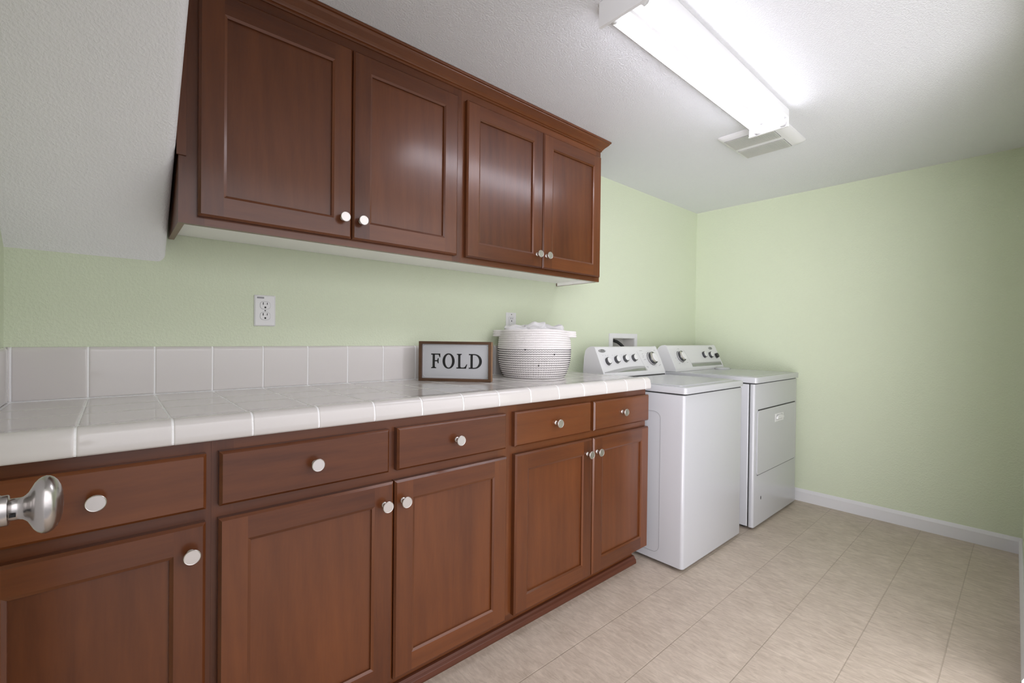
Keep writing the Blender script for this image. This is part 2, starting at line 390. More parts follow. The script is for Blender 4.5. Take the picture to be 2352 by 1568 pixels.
base_cab(XL+.001, -.294, 'cherry base cabinet in the left corner behind the door knob, one drawer over one door',
         [(-.676, -.306, RZ0, RZ1, YD, -.492, .789)], [(-.680, -.3065, DZ0, DZ1, YD, -.335, .633)])
base_cab(-.294, .6205, 'middle cherry base cabinet with two drawers and two doors, widest drawers, under the bare counter',
         [(-.2805, .1445, RZ0, RZ1, YD, -.067, .789), (.170, .598, RZ0, RZ1, YD, .382, .789)],
         [(-.2815, .1590, DZ0, DZ1, YD, .129, .633), (.1632, .6035, DZ0, DZ1, YD, .189, .633)], stile=[.16])
base_cab(.6205, 1.528, 'cherry base cabinet with two drawers and two doors at the counter end beside the washer',
         [(.641, 1.0765, RZ0, RZ1, YD, .856, .789), (1.0985, 1.5265, RZ0, RZ1, YD, 1.301, .789)],
         [(.645, 1.0900, DZ0, DZ1, YD, 1.054, .633), (1.0965, 1.5270, DZ0, DZ1, YD, 1.119, .633)], end=True, stile=[1.09])
sm = MB(); sprof = [(0, 0), (-.014, 0), (-.015, .006), (-.013, .020), (-.008, .026), (-.006, .034), (0, .036)]
sm.loft([[(x, -.5315+d*1.4, z+.0002) for d, z in sprof] for x in (XL+.003, 1.507)])
sm.box(1.4990, 1.507, -.53, -.02, .0002, .036)
tag(sm.build('shoe_molding', 'shoe', bevel=.001), 'dark brown shoe molding along the foot of the base cabinets', 'molding')

YU, YUD = -.3005, -.322
def wall_cab(x0, x1, label, doors, stile, left=False, right=False):
    z0, z1 = 1.430, 2.1745
    r = empty('wall_cabinet', ((x0+x1)/2, -.15, z0), label, 'cabinet', 'cherry wall cabinets above the counter')
    b = MB()
    b.box(x0+.0001, x0+.0155, YU+.0195, -.001, z0 if left else z0+.033, z1, 0); b.box(x1-.0155, x1-.0001, YU+.0195, -.001, z0 if right else z0+.033, z1, 0)
    b.box(x0+.0155, x1-.0155, YU+.0195, -.001, z1-.02, z1, 0); b.box(x0+.0155, x1-.0155, -.008, -.001, z0+.02, z1-.02, 0)
    b.build('body', 'wv', r)
    MB().box(x0+(.0156 if left else .0003), x1-(.0156 if right else .0003), YU+.0196, -.0015, z0+.017, z0+.032).build('bottom_panel', 'melamine', r)
    if right: MB().box(x1-.0175, x1-.0157, YU+.02, -.0085, z0+.0005, z0+.0168).build('inner_lip', 'melamine', r)
    f = MB()
    f.box(x0+.0001, x0+.06, YU, YU+.0193, z0, z1, 0); f.box(x1-.04, x1-.0001, YU, YU+.0193, z0, z1, 0)
    f.box(stile-.03, stile+.03, YU+.0002, YU+.0193, z0+.038, 2.06, 0)
    f.box(x0+.06, x1-.04, YU, YU+.0193, z0, z0+.038, 1); f.box(x0+.06, x1-.04, YU, YU+.0193, 2.06, z1, 1)
    f.build('face_frame', ['wv', 'wh'], r)
    for d in doors: cab_door(r, *d, th=.0213)
    return r
UZ0, UZ1 = 1.4530, 2.0900
u1 = wall_cab(-.3357, .5935, 'left cherry wall cabinet with two doors, next to the white stair slope',
         [(-.2925, .1360, UZ0, UZ1, YUD, .106, 1.517), (.1395, .5660, UZ0, UZ1, YUD, .168, 1.516)], .138, left=True)
u2 = wall_cab(.5935, 1.5007, 'right cherry wall cabinet with two doors, its free end toward the washer',
         [(.6110, 1.0475, UZ0, UZ1, YUD, 1.012, 1.514), (1.0510, 1.4700+.014, UZ0, UZ1, YUD, 1.074, 1.514)], 1.05, right=True)
fs = MB(); fs.box(-.3405, -.3185, YU-.006, YU-.0003, 1.613, 2.12); fs.build('filler_strip', 'wv', u1, bevel=.0007)
# crown molding: (outward, z)
cp = [(.0, 2.100), (.003, 2.100), (.006, 2.104), (.006, 2.110), (.010, 2.113), (.013, 2.119), (.019, 2.127), (.028, 2.136), (.038, 2.146), (.043, 2.153), (.044, 2.158), (.050, 2.160), (.051, 2.166), (.051, 2.1735), (.0, 2.1735)]
cp = [(o*.98, 2.1735-(2.1735-z)*.62) for o, z in cp]
cr = MB(); xe = 1.5011; ye = YU-.0004
rings = [[(-.334, ye-o, z) for o, z in cp], [(xe+o*.55, ye-o, z) for o, z in cp], [(xe+o*.55, -.003, z) for o, z in cp]]
cr.loft(rings); co = cr.build('crown_molding', 'wh'); tag(co, 'cherry crown molding running along the top of the wall cabinets', 'molding')

# ================================================================== TILE COUNTER
def patch(m, prof, x0, x1, mat, low=.0012, e=.0022, mapf=None, sub=True):
    """profile pieces (p, q, np, nq) swept from x0 to x1 with softly lowered edges"""
    n = len(prof); cols = [(x0, low), (x0+e*.35, low*.35), (x0+e, 0), (x0+2.2*e, 0), (x1-2.2*e, 0), (x1-e, 0), (x1-e*.35, low*.35), (x1, low)]
    vs = []
    for x, dl in cols:
        for i, (p_, q_, a_, b_) in enumerate(prof):
            dd = max(dl, low if i in (0, n-1) else (0))
            vs.append(mapf(x, p_-a_*dd, q_-b_*dd))
    fs = [(i*n+j, i*n+j+1, (i+1)*n+j+1, (i+1)*n+j) for i in range(len(cols)-1) for j in range(n-1)]
    m.add(vs, fs, mat, True)
def densify(pts):
    """add points close to both ends so the soft edge stays narrow; returns with normals (left of travel)"""
    (a0, b0), (a1, b1) = pts[0], pts[1]; l = math.hypot(a1-a0, b1-b0); t = .0018/l; t2 = min(.9, .005/l)
    p = [pts[0], (a0+(a1-a0)*t, b0+(b1-b0)*t), (a0+(a1-a0)*t2, b0+(b1-b0)*t2)] + pts[1:-1]
    (a0, b0), (a1, b1) = pts[-1], pts[-2]; l = math.hypot(a1-a0, b1-b0); t = min(.4, .0018/l); t2 = min(.9, .005/l)
    p += [(a0+(a1-a0)*t2, b0+(b1-b0)*t2), (a0+(a1-a0)*t, b0+(b1-b0)*t), pts[-1]]
    out = []
    for i, q in enumerate(p):
        d0 = Vector(p[max(i-1, 0)]); d1 = Vector(p[min(i+1, len(p)-1)]); d = (d1-d0).normalized()
        out.append((q[0], q[1], d.y*NS, -d.x*NS))
    return out
NS = 1
nose = [(-.3585, ZC), (-.50, ZC), (-.535, ZC+.0003), (-.553, ZC+.0022), (-.570, ZC+.0040), (-.582, ZC+.0042)]
for kk in range(1, 9):
    t = PI/2*kk/8; nose.append((-.582-.0225*math.sin(t), ZC+.0042-.0225*(1-math.cos(t))))
nose += [(YF-.0012, ZC-.035), (YF-.0008, ZB+.006), (YF+.002, ZB+.0015), (YF+.008, ZB+.001)]
G = .0034
xs = [XL+.001, X0-P] + [X0+i*P for i in range(14)] + [1.530]
tp = MB(); idm = lambda x, p_, q_: (x, p_, q_)
NS = -1
rows = [densify([(-.0118, ZC), (-.06, ZC), (-.2045, ZC)]), densify([(-.2075, ZC), (-.28, ZC), (-.3555, ZC)]), densify(nose)]
# normals must point up/out: check sign on the first row
if rows[0][0][3] < 0:
    NS = 1; rows = [densify([(-.0118, ZC), (-.06, ZC), (-.2045, ZC)]), densify([(-.2075, ZC), (-.28, ZC), (-.3555, ZC)]), densify(nose)]
for i in range(len(xs)-1):
    if xs[i+1]-xs[i] < .02:
        g0, g1 = xs[i]+G/2, xs[i+1]-G/2
    else: g0, g1 = xs[i]+(G/2), xs[i+1]-(G/2 if i < len(xs)-2 else 0)
    for rw in rows: patch(tp, rw, g0, g1, 0, mapf=idm)
# grout bed just under the glaze, closing the slab
allp = [(-.0118, ZC), (-.06, ZC), (-.3, ZC)] + nose[1:]
gp = densify(allp); low = .0009
sec = lambda x: [(x, p_-a_*low, q_-b_*low) for p_, q_, a_, b_ in gp] + [(x, YF+.010, ZB+.0005), (x, -.0118, ZB+.0005)]
tp.loft([sec(XL+.001), sec(1.5292)], 1)
tp.box(XL+.001, 1.5285, -.0128, -.0098, ZC-.0025, ZC+.0014, 1)
# right end: glazed end tiles
ex = 1.5305
for y0, y1 in ((-.0118, -.2045), (-.2075, -.3555), (-.3585, -.582)):
    tp.loft([[(1.5285, y0, ZB+.001), (1.5285, y1, ZB+.001), (1.5285, y1, ZC-.001), (1.5285, y0, ZC-.001)],
             [(ex, y0-.001, ZB+.002), (ex, y1+.001, ZB+.002), (ex, y1+.001, ZC-.002), (ex, y0-.001, ZC-.002)]], 0)
ctop = tp.build('countertop', ['tile', 'grout'], origin=(.42, -.3, ZB))
tag(ctop, 'long white glazed tile countertop with a rounded front edge', 'countertop')
# backsplash along the back wall and a short return on the left wall
bs = MB()
up = [(-.0100, ZC+.0018), (-.0104, ZC+.06), (-.0104, ZT-.016), (-.0098, ZT-.009), (-.0080, ZT-.004), (-.0050, ZT-.0012), (-.0008, ZT)]
NS = 1; rp_ = densify(up)
if rp_[0][2] > 0: NS = -1; rp_ = densify(up)
for i in range(len(xs)-1):
    patch(bs, rp_, xs[i]+G/2, xs[i+1]-(G/2 if i < len(xs)-2 else 0), 0, mapf=idm)
secb = [(p_-a_*.0009, q_-b_*.0009) for p_, q_, a_, b_ in rp_] + [(-.0006, ZC+.0018)]
bs.loft([[(x, p_, q_) for p_, q_ in secb] for x in (XL+.001, 1.5285)], 1)
ys = [-.0135, -.040, -.194, -.348, -.502, -.600]
ml = lambda y, p_, q_: (XL-p_, y, q_)
for i in range(len(ys)-1): patch(bs, rp_, ys[i+1]+G/2, ys[i]-G/2, 0, mapf=ml)
bs.loft([[(XL-p_, y, q_) for p_, q_ in secb] for y in (-.0125, -.598)], 1)
bso = bs.build('tile_backsplash', ['tile', 'grout'], origin=(.42, 0, ZC))
tag(bso, 'low white tile backsplash one tile high along the green wall', 'backsplash')

# ================================================================== SIGN
def sign():
    ang = math.radians(-48.09); A = Vector((.532, -.082, ZC+.0045-.0042)); W, HH, T = .3195, .1725, .040
    dx = Vector((math.cos(ang), math.sin(ang), 0)); dn = Vector((dx.y, -dx.x, 0))     # dn faces the camera
    if dn.dot(CAM-A) < 0: dn = -dn
    r = empty('framed_sign', A + dx*W/2, 'small wood-framed white sign lettered FOLD standing on the tiled counter', 'sign')
    def mk(m, name, mats, parent=r, **kw):
        m.v = [A + dx*x + Vector((0, 0, z)) + dn*(-y) for x, y, z in m.v]      # local y: behind the front face
        return m.build(name, mats, parent, **kw)
    fr = .0118
    f = MB()
    f.box(0, W, 0, T, HH-fr, HH, 0); f.box(0, W, 0, T, 0, fr, 0)
    f.box(0, fr, .0001, T, fr, HH-fr, 0); f.box(W-fr, W, .0001, T, fr, HH-fr, 0)
    mk(f, 'frame', 'frame', bevel=.0012)
    es = MB(); es.box(W+.0001, W+.0012, .0015, T-.001, .001, HH-.001); mk(es, 'end_grain_side', 'frameside')
    b_ = MB(); b_.box(fr, W-fr, .016, .020, fr, HH-fr); b_.box(.003, W-.003, T, T+.002, .003, HH-.003, 1); mk(b_, 'face_plate', ['signw', 'board'])
    rm = MB(); o_ = rrect(.0165, W-.0165, .0165, HH-.0165, .012); i_ = rrect(.0182, W-.0182, .0182, HH-.0182, .0105)
    rm.loft([[(x, .0159, z) for x, z in o_], [(x, .0148, z) for x, z in [((p[0]+q[0])/2, (p[1]+q[1])/2) for p, q in zip(o_, i_)]], [(x, .0159, z) for x, z in i_]], 0, True, False, False)
    mk(rm, 'raised_rim', 'signrim')
    cap = .0640; z0 = .0553; YL = .0156
    def poly(m, pts): m.loft([[(x, .0159, z) for x, z in pts], [(x, YL-.0006, z) for x, z in pts]])
    def stem(m, x, w_): 
        poly(m, [(x, z0), (x+w_, z0), (x+w_, z0+cap), (x, z0+cap)])
    def serif(m, x, w_, z, sgn, l=.0062, rr=.0055):
        t = .0034
        pts = [(x-l, z), (x+w_+l, z), (x+w_+l, z+sgn*t), (x+w_+.0015, z+sgn*(t+.0012)), (x+w_, z+sgn*rr*1.2), (x, z+sgn*rr*1.2), (x-.0015, z+sgn*(t+.0012)), (x-l, z+sgn*t)]
        poly(m, pts if sgn > 0 else pts[::-1])
    sw = .0100
    m = MB(); x = .0585; stem(m, x, sw); serif(m, x, sw, z0, 1); 
    poly(m, [(x-.0065, z0+cap-.0052), (.0925, z0+cap-.0052), (.0930, z0+cap), (x-.0065, z0+cap)])
    poly(m, [(.0850, z0+cap-.0052), (.0905, z0+cap-.0165), (.0930, z0+cap-.0165), (.0930, z0+cap-.0052)])
    poly(m, [(x+sw, z0+.0300), (.0795, z0+.0300), (.0795, z0+.0350), (x+sw, z0+.0350)])
    poly(m, [(.0785, z0+.0300), (.0820, z0+.0215), (.0855, z0+.0215), (.0855, z0+.0440), (.0820, z0+.0440), (.0785, z0+.0350)])
    mk(m, 'letter', 'ink')
    def arc(m, cx, cz, ax, az, bx, bz, t0, t1, n=36):
        for i in range(n):
            ta = t0+(t1-t0)*i/n; tb = t0+(t1-t0)*(i+1)/n
            poly(m, [(cx+bx*math.cos(ta), cz+bz*math.sin(ta)), (cx+ax*math.cos(ta), cz+az*math.sin(ta)), (cx+ax*math.cos(tb), cz+az*math.sin(tb)), (cx+bx*math.cos(tb), cz+bz*math.sin(tb))])
    m = MB(); arc(m, .1300, z0+cap/2, .0270, .0337, .0155, .0282, 0, 2*PI); mk(m, 'letter', 'ink')
    m = MB(); x = .1725; stem(m, x, sw); serif(m, x, sw, z0+cap, -1); poly(m, [(x-.0075, z0), (.2070, z0), (.2070, z0+.0050), (x-.0075, z0+.0050)])
    poly(m, [(.2050, z0), (.2075, z0), (.2130, z0+.0190), (.2100, z0+.0190), (.2030, z0+.0080), (.1970, z0+.0050)]); poly(m, [(x+sw, z0+.005), (x+sw+.003, z0+.005), (x+sw, z0+.009)])
    mk(m, 'letter', 'ink')
    m = MB(); x = .2272; stem(m, x, sw); poly(m, [(x-.0075, z0), (.2450, z0), (.2450, z0+.0048), (x-.0075, z0+.0048)]); poly(m, [(x-.0075, z0+cap-.0048), (.2450, z0+cap-.0048), (.2450, z0+cap), (x-.0075, z0+cap)])
    arc(m, .2440, z0+cap/2, .0335, cap/2, .0215, cap/2-.0048, -PI/2, PI/2, 24); mk(m, 'letter', 'ink')
sign()

# ================================================================== BASKET
def basket():
    cx, cy, zb = 1.120, -.1985, ZC+.0008
    vd = Vector((cx-CAM.x, cy-CAM.y, 0)).normalized(); th0 = math.atan2(-vd.x, vd.y)   # direction of the right handle
    th0 = math.atan2(Vector((vd.y, -vd.x)).y, Vector((vd.y, -vd.x)).x)
    N = 22; rc = .0056; zs = [zb+rc+i*.01045 for i in range(N)]
    prof = [(0, .146), (.02, .157), (.05, .168), (.08, .1745), (.11, .1775), (.15, .1785), (.18, .176), (.20, .173), (.24, .170)]
    def rad(z):
        h = z-zb
        for (h0, r0), (h1, r1) in zip(prof, prof[1:]):
            if h <= h1: t = (h-h0)/(h1-h0); t = max(0, t); return r0+(r1-r0)*t
        return prof[-1][1]
    r = empty('rope_basket', (cx, cy, zb), 'round white cotton rope basket with zigzag dark stitching on its lower half', 'basket')
    SEG = 128; q = 8; HA = .42
    def ang(t): return (t+PI) % (2*PI) - PI
    def bump(t):
        d = min(abs(ang(t-th0)), abs(ang(t-th0-PI)))
        return 0 if d > HA else (.5+.5*math.cos(PI*max(0, (d-.10))/(HA-.10)))
    def pt(i, t, hand):
        rr = rad(zs[i]); z = zs[i]; bb = bump(t) if i >= N-3 else 0
        rr += .031*bb if i >= N-3 else 0
        z -= .0032*math.cos(2*(t-th0))*(i/N)**3 + .0
        z += (.0015*math.sin(3*t+.7)) * (i/N)
        return Vector((cx+rr*math.cos(t), cy+rr*math.sin(t), z))
    def coil(m, i, ts, closed):
        rings = []
        for t in ts:
            p = pt(i, t, True); p1 = pt(i, t+.01, True); d = (p1-p).normalized(); o_ = Vector((d.y, -d.x, 0)).normalized(); upv = Vector((0, 0, 1))
            rings.append([p + o_*(rc*math.cos(s_)) + upv*(rc*math.sin(s_)) for s_ in [2*PI*k_/q for k_ in range(q)]])
        n = len(rings); vs = [p for rg in rings for p in rg]; fs = []; uvs = []
        for a_ in range(n if closed else n-1):
            b2 = (a_+1) % n
            for j in range(q):
                k_ = (j+1) % q; fs.append((a_*q+j, b2*q+j, b2*q+k_, a_*q+k_))
                u0, u1 = a_*.62, (a_+1)*.62; v0, v1 = j*.12, (j+1)*.12
                uvs.append([(u0, v0), (u1, v0), (u1, v1), (u0, v1)])
        m.add(vs, fs, 0, True, uvs=uvs)
    body = MB()
    for i in range(N-3): coil(body, i, [2*PI*k_/SEG for k_ in range(SEG)], True)
    hs = []
    for i in range(N-3, N):
        for s0 in (th0, th0+PI):
            a0, a1 = s0+HA, s0+PI-HA; n = 52
            coil(body, i, [a0+(a1-a0)*k_/n for k_ in range(n+1)], False)
    body.lathe([(0, .001), (.140, .0006), (.146, .004), (.140, .010), (0, .010)], (cx, cy, zb), (0, 0, 1), 48)
    # inner lining so the coils are not see-through
    rings = [[(cx+(rad(z)-.0015)*math.cos(t), cy+(rad(z)-.0015)*math.sin(t), z) for t in [2*PI*k_/64 for k_ in range(64)]] for z in [zb+.006+.2*k_/8 for k_ in range(9)]]
    body.loft(rings, 0, True, False, False)
    body.build('coiled_wall', 'rope', r)
    for s0 in (th0, th0+PI):
        m = MB()
        for i in range(N-3, N): coil(m, i, [s0-HA+2*HA*k_/28 for k_ in range(29)], False)
        m.build('handle', 'rope', r)
    st = MB()
    for i in range(0, 13):
        z = (zs[i]+zs[i+1])/2 if i < N-1 else zs[i]; rr = rad(z)+.0046; n = 176
        pts = []
        for k_ in range(n+1):
            t = 2*PI*k_/n; zz = z+(.0026 if k_ % 2 else -.0026) + (pt(i, t, 0).z-zs[i])
            pts.append(Vector((cx+rr*math.cos(t), cy+rr*math.sin(t), zz)))
        st.tube(pts, .00085, 4, 0, False, False)
    st.build('zigzag_stitching', 'thread', r)
    for dth, zi in ((-PI/2-.25+.02, 12), (-PI/2+.54, 10), (-PI/2+.12, 5)):
        t = th0+dth; z = (zs[zi]+zs[zi+1])/2; rr = rad(z)+.004
        m = MB(); m.lathe([(0, 0), (.0034, .0004), (.0038, .0022), (.0022, .0042), (0, .0045)], (cx+rr*math.cos(t), cy+rr*math.sin(t), z), (math.cos(t), math.sin(t), 0), 8)
        m.build('thread_knot', 'thread', r)
    # towels folded into the basket
    rt = Vector((vd.y, -vd.x, 0))
    def towel(off, depth, wx, wy, h, top, tilt, sd, label):
        bm = bmesh.new(); bmesh.ops.create_cube(bm, size=1); bmesh.ops.subdivide_edges(bm, edges=bm.edges, cuts=14, use_grid_fill=True)
        c0 = Vector((cx, cy, 0)) + rt*off + vd*depth; zt = top
        for v in bm.verts:
            x, y, z = v.co*2; ss = (abs(x)**5+abs(y)**5+abs(z)**5)**.2; x, y, z = x/ss, y/ss, z/ss
            fold = .0045*math.sin(y*5+sd) + .004*math.sin(x*6+sd*2.1)
            p = Vector((x*wx, y*wy, z*h))
            nz = noise.noise(p*28+Vector((sd, 0, 0)))*.0075 + noise.noise(p*75+Vector((0, sd, 0)))*.003
            # gentle fold line round the side
            p *= 1 + .05*math.cos(z*7)
            p.z += fold*(1 if z > 0 else 0) + nz + tilt*x
            p.x += nz*.5
            v.co = c0 + rt*p.x + vd*p.y + Vector((0, 0, zt-h+p.z))
        me = bpy.data.meshes.new('towel'); bm.to_mesh(me); bm.free()
        for pl_ in me.polygons: pl_.use_smooth = True
        me.materials.append(MT['towel']); o = bpy.data.objects.new('towel', me); C.objects.link(o)
        og = c0 + Vector((0, 0, top-2*h)); me.transform(Matrix.Translation(-og)); o.location = og
        tag(o, label, 'towel', 'white towels in the basket')
        return o
    T0 = zb+.2375
    towel(-.083, -.02, .068, .085, .030, T0+.0140, .001, 1.3, 'white towel folded at the left in the rope basket')
    towel(.002, -.03, .052, .075, .030, T0+.0235, .005, 4.2, 'white towel standing highest in the middle of the rope basket')
    towel(.080, -.01, .066, .080, .030, T0+.0150, -.004, 7.7, 'white towel sloping down at the right in the rope basket')
basket()

# ================================================================== OUTLETS, LAUNDRY BOX
def outlet(x0, x1, z0, z1, kind, label):
    r = empty('wall_outlet', ((x0+x1)/2, 0, (z0+z1)/2), label, 'outlet', 'outlets above the counter')
    pl = MB(); rr = rrect(x0, x1, z0, z1, .003, 3); ri = rrect(x0+.004, x1-.004, z0+.004, z1-.004, .003, 3)
    pl.loft([[(x, -.0002, z) for x, z in rr], [(x, -.003, z) for x, z in rr], [(x, -.0058, z) for x, z in ri]])
    pl.build('cover_plate', 'plast', r)
    cx, cz = (x0+x1)/2+.0005, (z0+z1)/2; sl = MB(); fc = MB(); gr = MB()
    def face(cz_, slots=True):
        if slots:
            sl.box(cx-.0078, cx-.0056, -.0079, -.0070, cz_+.0015, cz_+.0105); sl.box(cx+.0056, cx+.0075, -.0079, -.0070, cz_+.0022, cz_+.0098)
            sl.lathe([(0, 0), (.0030, 0), (.0030, .0009), (0, .0009)], (cx, -.0070, cz_-.0075), (0, -1, 0), 12)
    if kind == 'duplex':
        for s_ in (-.0193, .0193):
            o_ = rrect(cx-.0172, cx+.0172, cz+s_-.0142, cz+s_+.0142, .0115, 6); i_ = rrect(cx-.0164, cx+.0164, cz+s_-.0134, cz+s_+.0134, .011, 6)
            gr.loft([[(x, -.0057, z) for x, z in o_], [(x, -.00605, z) for x, z in o_]])
            fc.loft([[(x, -.0058, z) for x, z in i_], [(x, -.0071, z) for x, z in i_]]); face(cz+s_)
        sl2 = MB(); sl2.lathe([(0, 0), (.0026, 0), (.0022, .001), (0, .0012)], (cx, -.0057, cz), (0, -1, 0), 12); sl2.build('screw', 'chrome', r)
        MB().box(x0+.0085, x0+.0315, -.0062, -.0057, z1-.0125, z1-.0065).build('sticker', 'seamg', r)
    else:
        o_ = rrect(cx-.0172, cx+.0172, cz-.0340, cz+.0340, .001, 2); i_ = rrect(cx-.0164, cx+.0164, cz-.0332, cz+.0332, .001, 2)
        gr.loft([[(x, -.0057, z) for x, z in o_], [(x, -.00605, z) for x, z in o_]]); fc.loft([[(x, -.0058, z) for x, z in i_], [(x, -.0071, z) for x, z in i_]])
        face(cz+.020); face(cz-.020)
        for s_ in (-.047, .047):
            q_ = MB(); q_.lathe([(0, 0), (.0028, 0), (.0024, .001), (0, .0012)], (cx, -.0057, cz+s_), (0, -1, 0), 12); q_.build('screw', 'chrome', r)
    gr.build('shadow_gap', 'seamg', r); fc.build('socket_face', 'plast', r); sl.build('slots', 'dark', r)
outlet(-.089, -.0195, 1.157, 1.2685, 'duplex', 'white duplex wall outlet with a small sticker above the counter, left part')
outlet(1.099, 1.169, 1.145, 1.2590, 'decora', 'white rectangular wall outlet half hidden behind the rope basket')
lb = empty('laundry_outlet_box', (2.158, 0, 1.06), 'white recessed water outlet box in the wall behind the washer', 'utility box')
m = MB(); fx0, fx1, fz0, fz1 = 1.996, 2.317, .935, 1.1615
m.box(fx0, BX0-.0005, -.009, -.0005, fz0, fz1).box(BX1+.0005, fx1, -.009, -.0005, fz0, fz1).box(BX0-.0005, BX1+.0005, -.009, -.0005, BZ1-.0005, fz1).box(BX0-.0005, BX1+.0005, -.009, -.0005, fz0, BZ0)
m.build('frame', 'plast', lb, bevel=.0015)
m = MB(); dp = .088
m.box(BX0+.0005, BX1-.0005, dp, dp+.003, BZ0+.0005, BZ1-.0005); m.box(BX0+.0005, BX0+.003, -.004, dp, BZ0+.0005, BZ1-.0005); m.box(BX1-.003, BX1-.0005, -.004, dp, BZ0+.0005, BZ1-.0005)
m.box(BX0+.003, BX1-.003, -.004, dp, BZ1-.003, BZ1-.0005); m.box(BX0+.003, BX1-.003, -.004, dp, BZ0+.0005, BZ0+.003)
m.build('recess', 'box', lb)
m = MB()
pts = [Vector((2.045, .045, 1.108)), Vector((2.065, .040, 1.113)), Vector((2.095, .032, 1.113)), Vector((2.125, .022, 1.104)), Vector((2.150, .010, 1.086)), Vector((2.168, -.006, 1.060)), Vector((2.178, -.030, 1.02)), Vector((2.180, -.050, .97)), Vector((2.180, -.058, .90))]
m.tube(pts, [.012, .0125, .0105, .0105, .0105, .0105, .0105, .0105, .0105], 12)
m.lathe([(0, 0), (.015, 0), (.015, .012), (.013, .014), (0, .014)], (2.036, .045, 1.106), (1, 0, .1), 10)
tag(m.build('drain_hose', 'black'), 'black drain hose hanging out of the wall box behind the washer', 'hose')

# ================================================================== WASHER AND DRYER
def rbox(m, x0, x1, y0, y1, z0, z1, rd, rt=.004, mat=0, n=4):
    """vertical-cornered box with rounded corners and a softened top"""
    def ring(z, ins):
        return [(p_, q_, z) for p_, q_ in rrect(x0+ins, x1-ins, y0+ins, y1-ins, max(.001, rd-ins*.5), n)]
    m.loft([ring(z0, 0), ring(z1-rt, 0), ring(z1-rt*.4, rt*.25), ring(z1, rt)], mat, True)
def edge_split(o, a_=40):
    md = o.modifiers.new('es', 'EDGE_SPLIT'); md.split_angle = math.radians(a_); return o
def console(root, x0, x1, yb, yt, zb, zt, zlow):
    pf = [(yb-.006, zlow), (yb-.007, zb-.012), (yb-.002, zb), (yt-.004, zt-.008), (yt+.001, zt-.002), (yt+.008, zt+.002), (yt+.030, zt), (yt+.050, zt-.008), (yt+.064, zt-.022), (yt+.074, zt-.06), (yt+.080, zb), (yt+.082, zlow)]
    m = MB(); m.loft([[(x, y, z) for y, z in pf] for x in (x0+.006, x1-.006)], 0, True)
    o = edge_split(m.build('console', 'cons', root), 35)
    cyy = sum(p_[0] for p_ in pf)/len(pf); czz = sum(p_[1] for p_ in pf)/len(pf)
    for xa, xb in ((x0, x0+.006), (x1-.006, x1)):
        e = MB(); sc = [(cyy+(y-cyy)*1.025, max(zlow, czz+(z-czz)*1.025)) for y, z in pf]
        e.loft([[(x, y, z) for y, z in sc] for x in (xa, xb)], 0, False); e.build('console_end', 'cons', root, bevel=.0015)
    return o
def face_frame_fn(yb, yt, zb, zt):
    b0 = Vector((0, yb-.002, zb)); d = Vector((0, yt-.004-(yb-.002), zt-.008-zb)).normalized(); n = Vector((0, -d.z, d.y))
    return (lambda x, s, o=0: Vector((x, 0, 0)) + b0 + d*s + n*o), d, n
def ell(fn, x, s, rx, rs, o0, o1, m, mat=0, seg=24, tear=0, rot=0, x0=0):
    rings = []
    for o_, k_ in ((o0, 1), (o1-.0008, 1), (o1, .93)):
        rg = []
        for i in range(seg):
            t = 2*PI*i/seg; u_ = math.cos(t)*rx*k_; v_ = math.sin(t)*rs*k_
            if tear: v_ *= 1 - tear*math.cos(t)*.0; u_ *= (1 - tear*(v_/rs) * .55)
            c_, s_ = math.cos(rot), math.sin(rot)
            rg.append(fn(x+u_*c_-v_*s_, s+u_*s_+v_*c_, o_))
        rings.append(rg)
    m.loft(rings, mat, True)
def small_knob(root, fn, x, s, rot=0, rr=.0205):
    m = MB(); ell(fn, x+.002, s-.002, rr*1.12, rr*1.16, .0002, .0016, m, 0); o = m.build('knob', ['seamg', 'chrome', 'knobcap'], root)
    # build one mesh with three tones: painted shadow disc, grey ring, pale cap
    m = MB(); ell(fn, x, s, rr*.98, rr*1.05, .0016, .016, m, 0, tear=.35, rot=rot)
    m.build('ring', 'chrome', o); m = MB(); ell(fn, x, s, rr*.74, rr*.86, .014, .0195, m, 0, tear=.35, rot=rot); m.build('cap', 'knobcap', o)
    return o
def dial(root, fn, x, s, rr):
    m = MB(); ell(fn, x, s, rr, rr, .0002, .006, m, 0, 40); o = m.build('dial', 'band', root)
    m = MB()
    for i in range(26):      # graduated edge
        t = PI*.62+2*PI*.86*i/26; c_ = fn(x+math.cos(t)*rr*1.03, s+math.sin(t)*rr*1.03, .001); 
        ell(fn, x+math.cos(t)*rr*1.05, s+math.sin(t)*rr*1.05, .0016, .0016, .0002, .0035, m, 0, 6)
    m.build('graduated_edge', 'black', o)
    m = MB(); ell(fn, x+.004, s, rr*.86, rr*.92, .006, .020, m, 0, 36); m.build('ring', 'chrome', o)
    m = MB(); ell(fn, x-.006, s+.001, rr*.50, rr*.80, .0195, .0212, m, 0, 28, rot=.15); m.build('pointer_band', 'nickel', o)
    m = MB(); ell(fn, x+.012, s, rr*.50, rr*.70, .0195, .0270, m, 0, 28, tear=.25, rot=.35); m.build('cap', 'knobcap', o)
    return o
def quad_on(fn, pts, o0, o1, m, mat=0): m.loft([[fn(x, s, o0) for x, s in pts], [fn(x, s, o1) for x, s in pts]], mat)
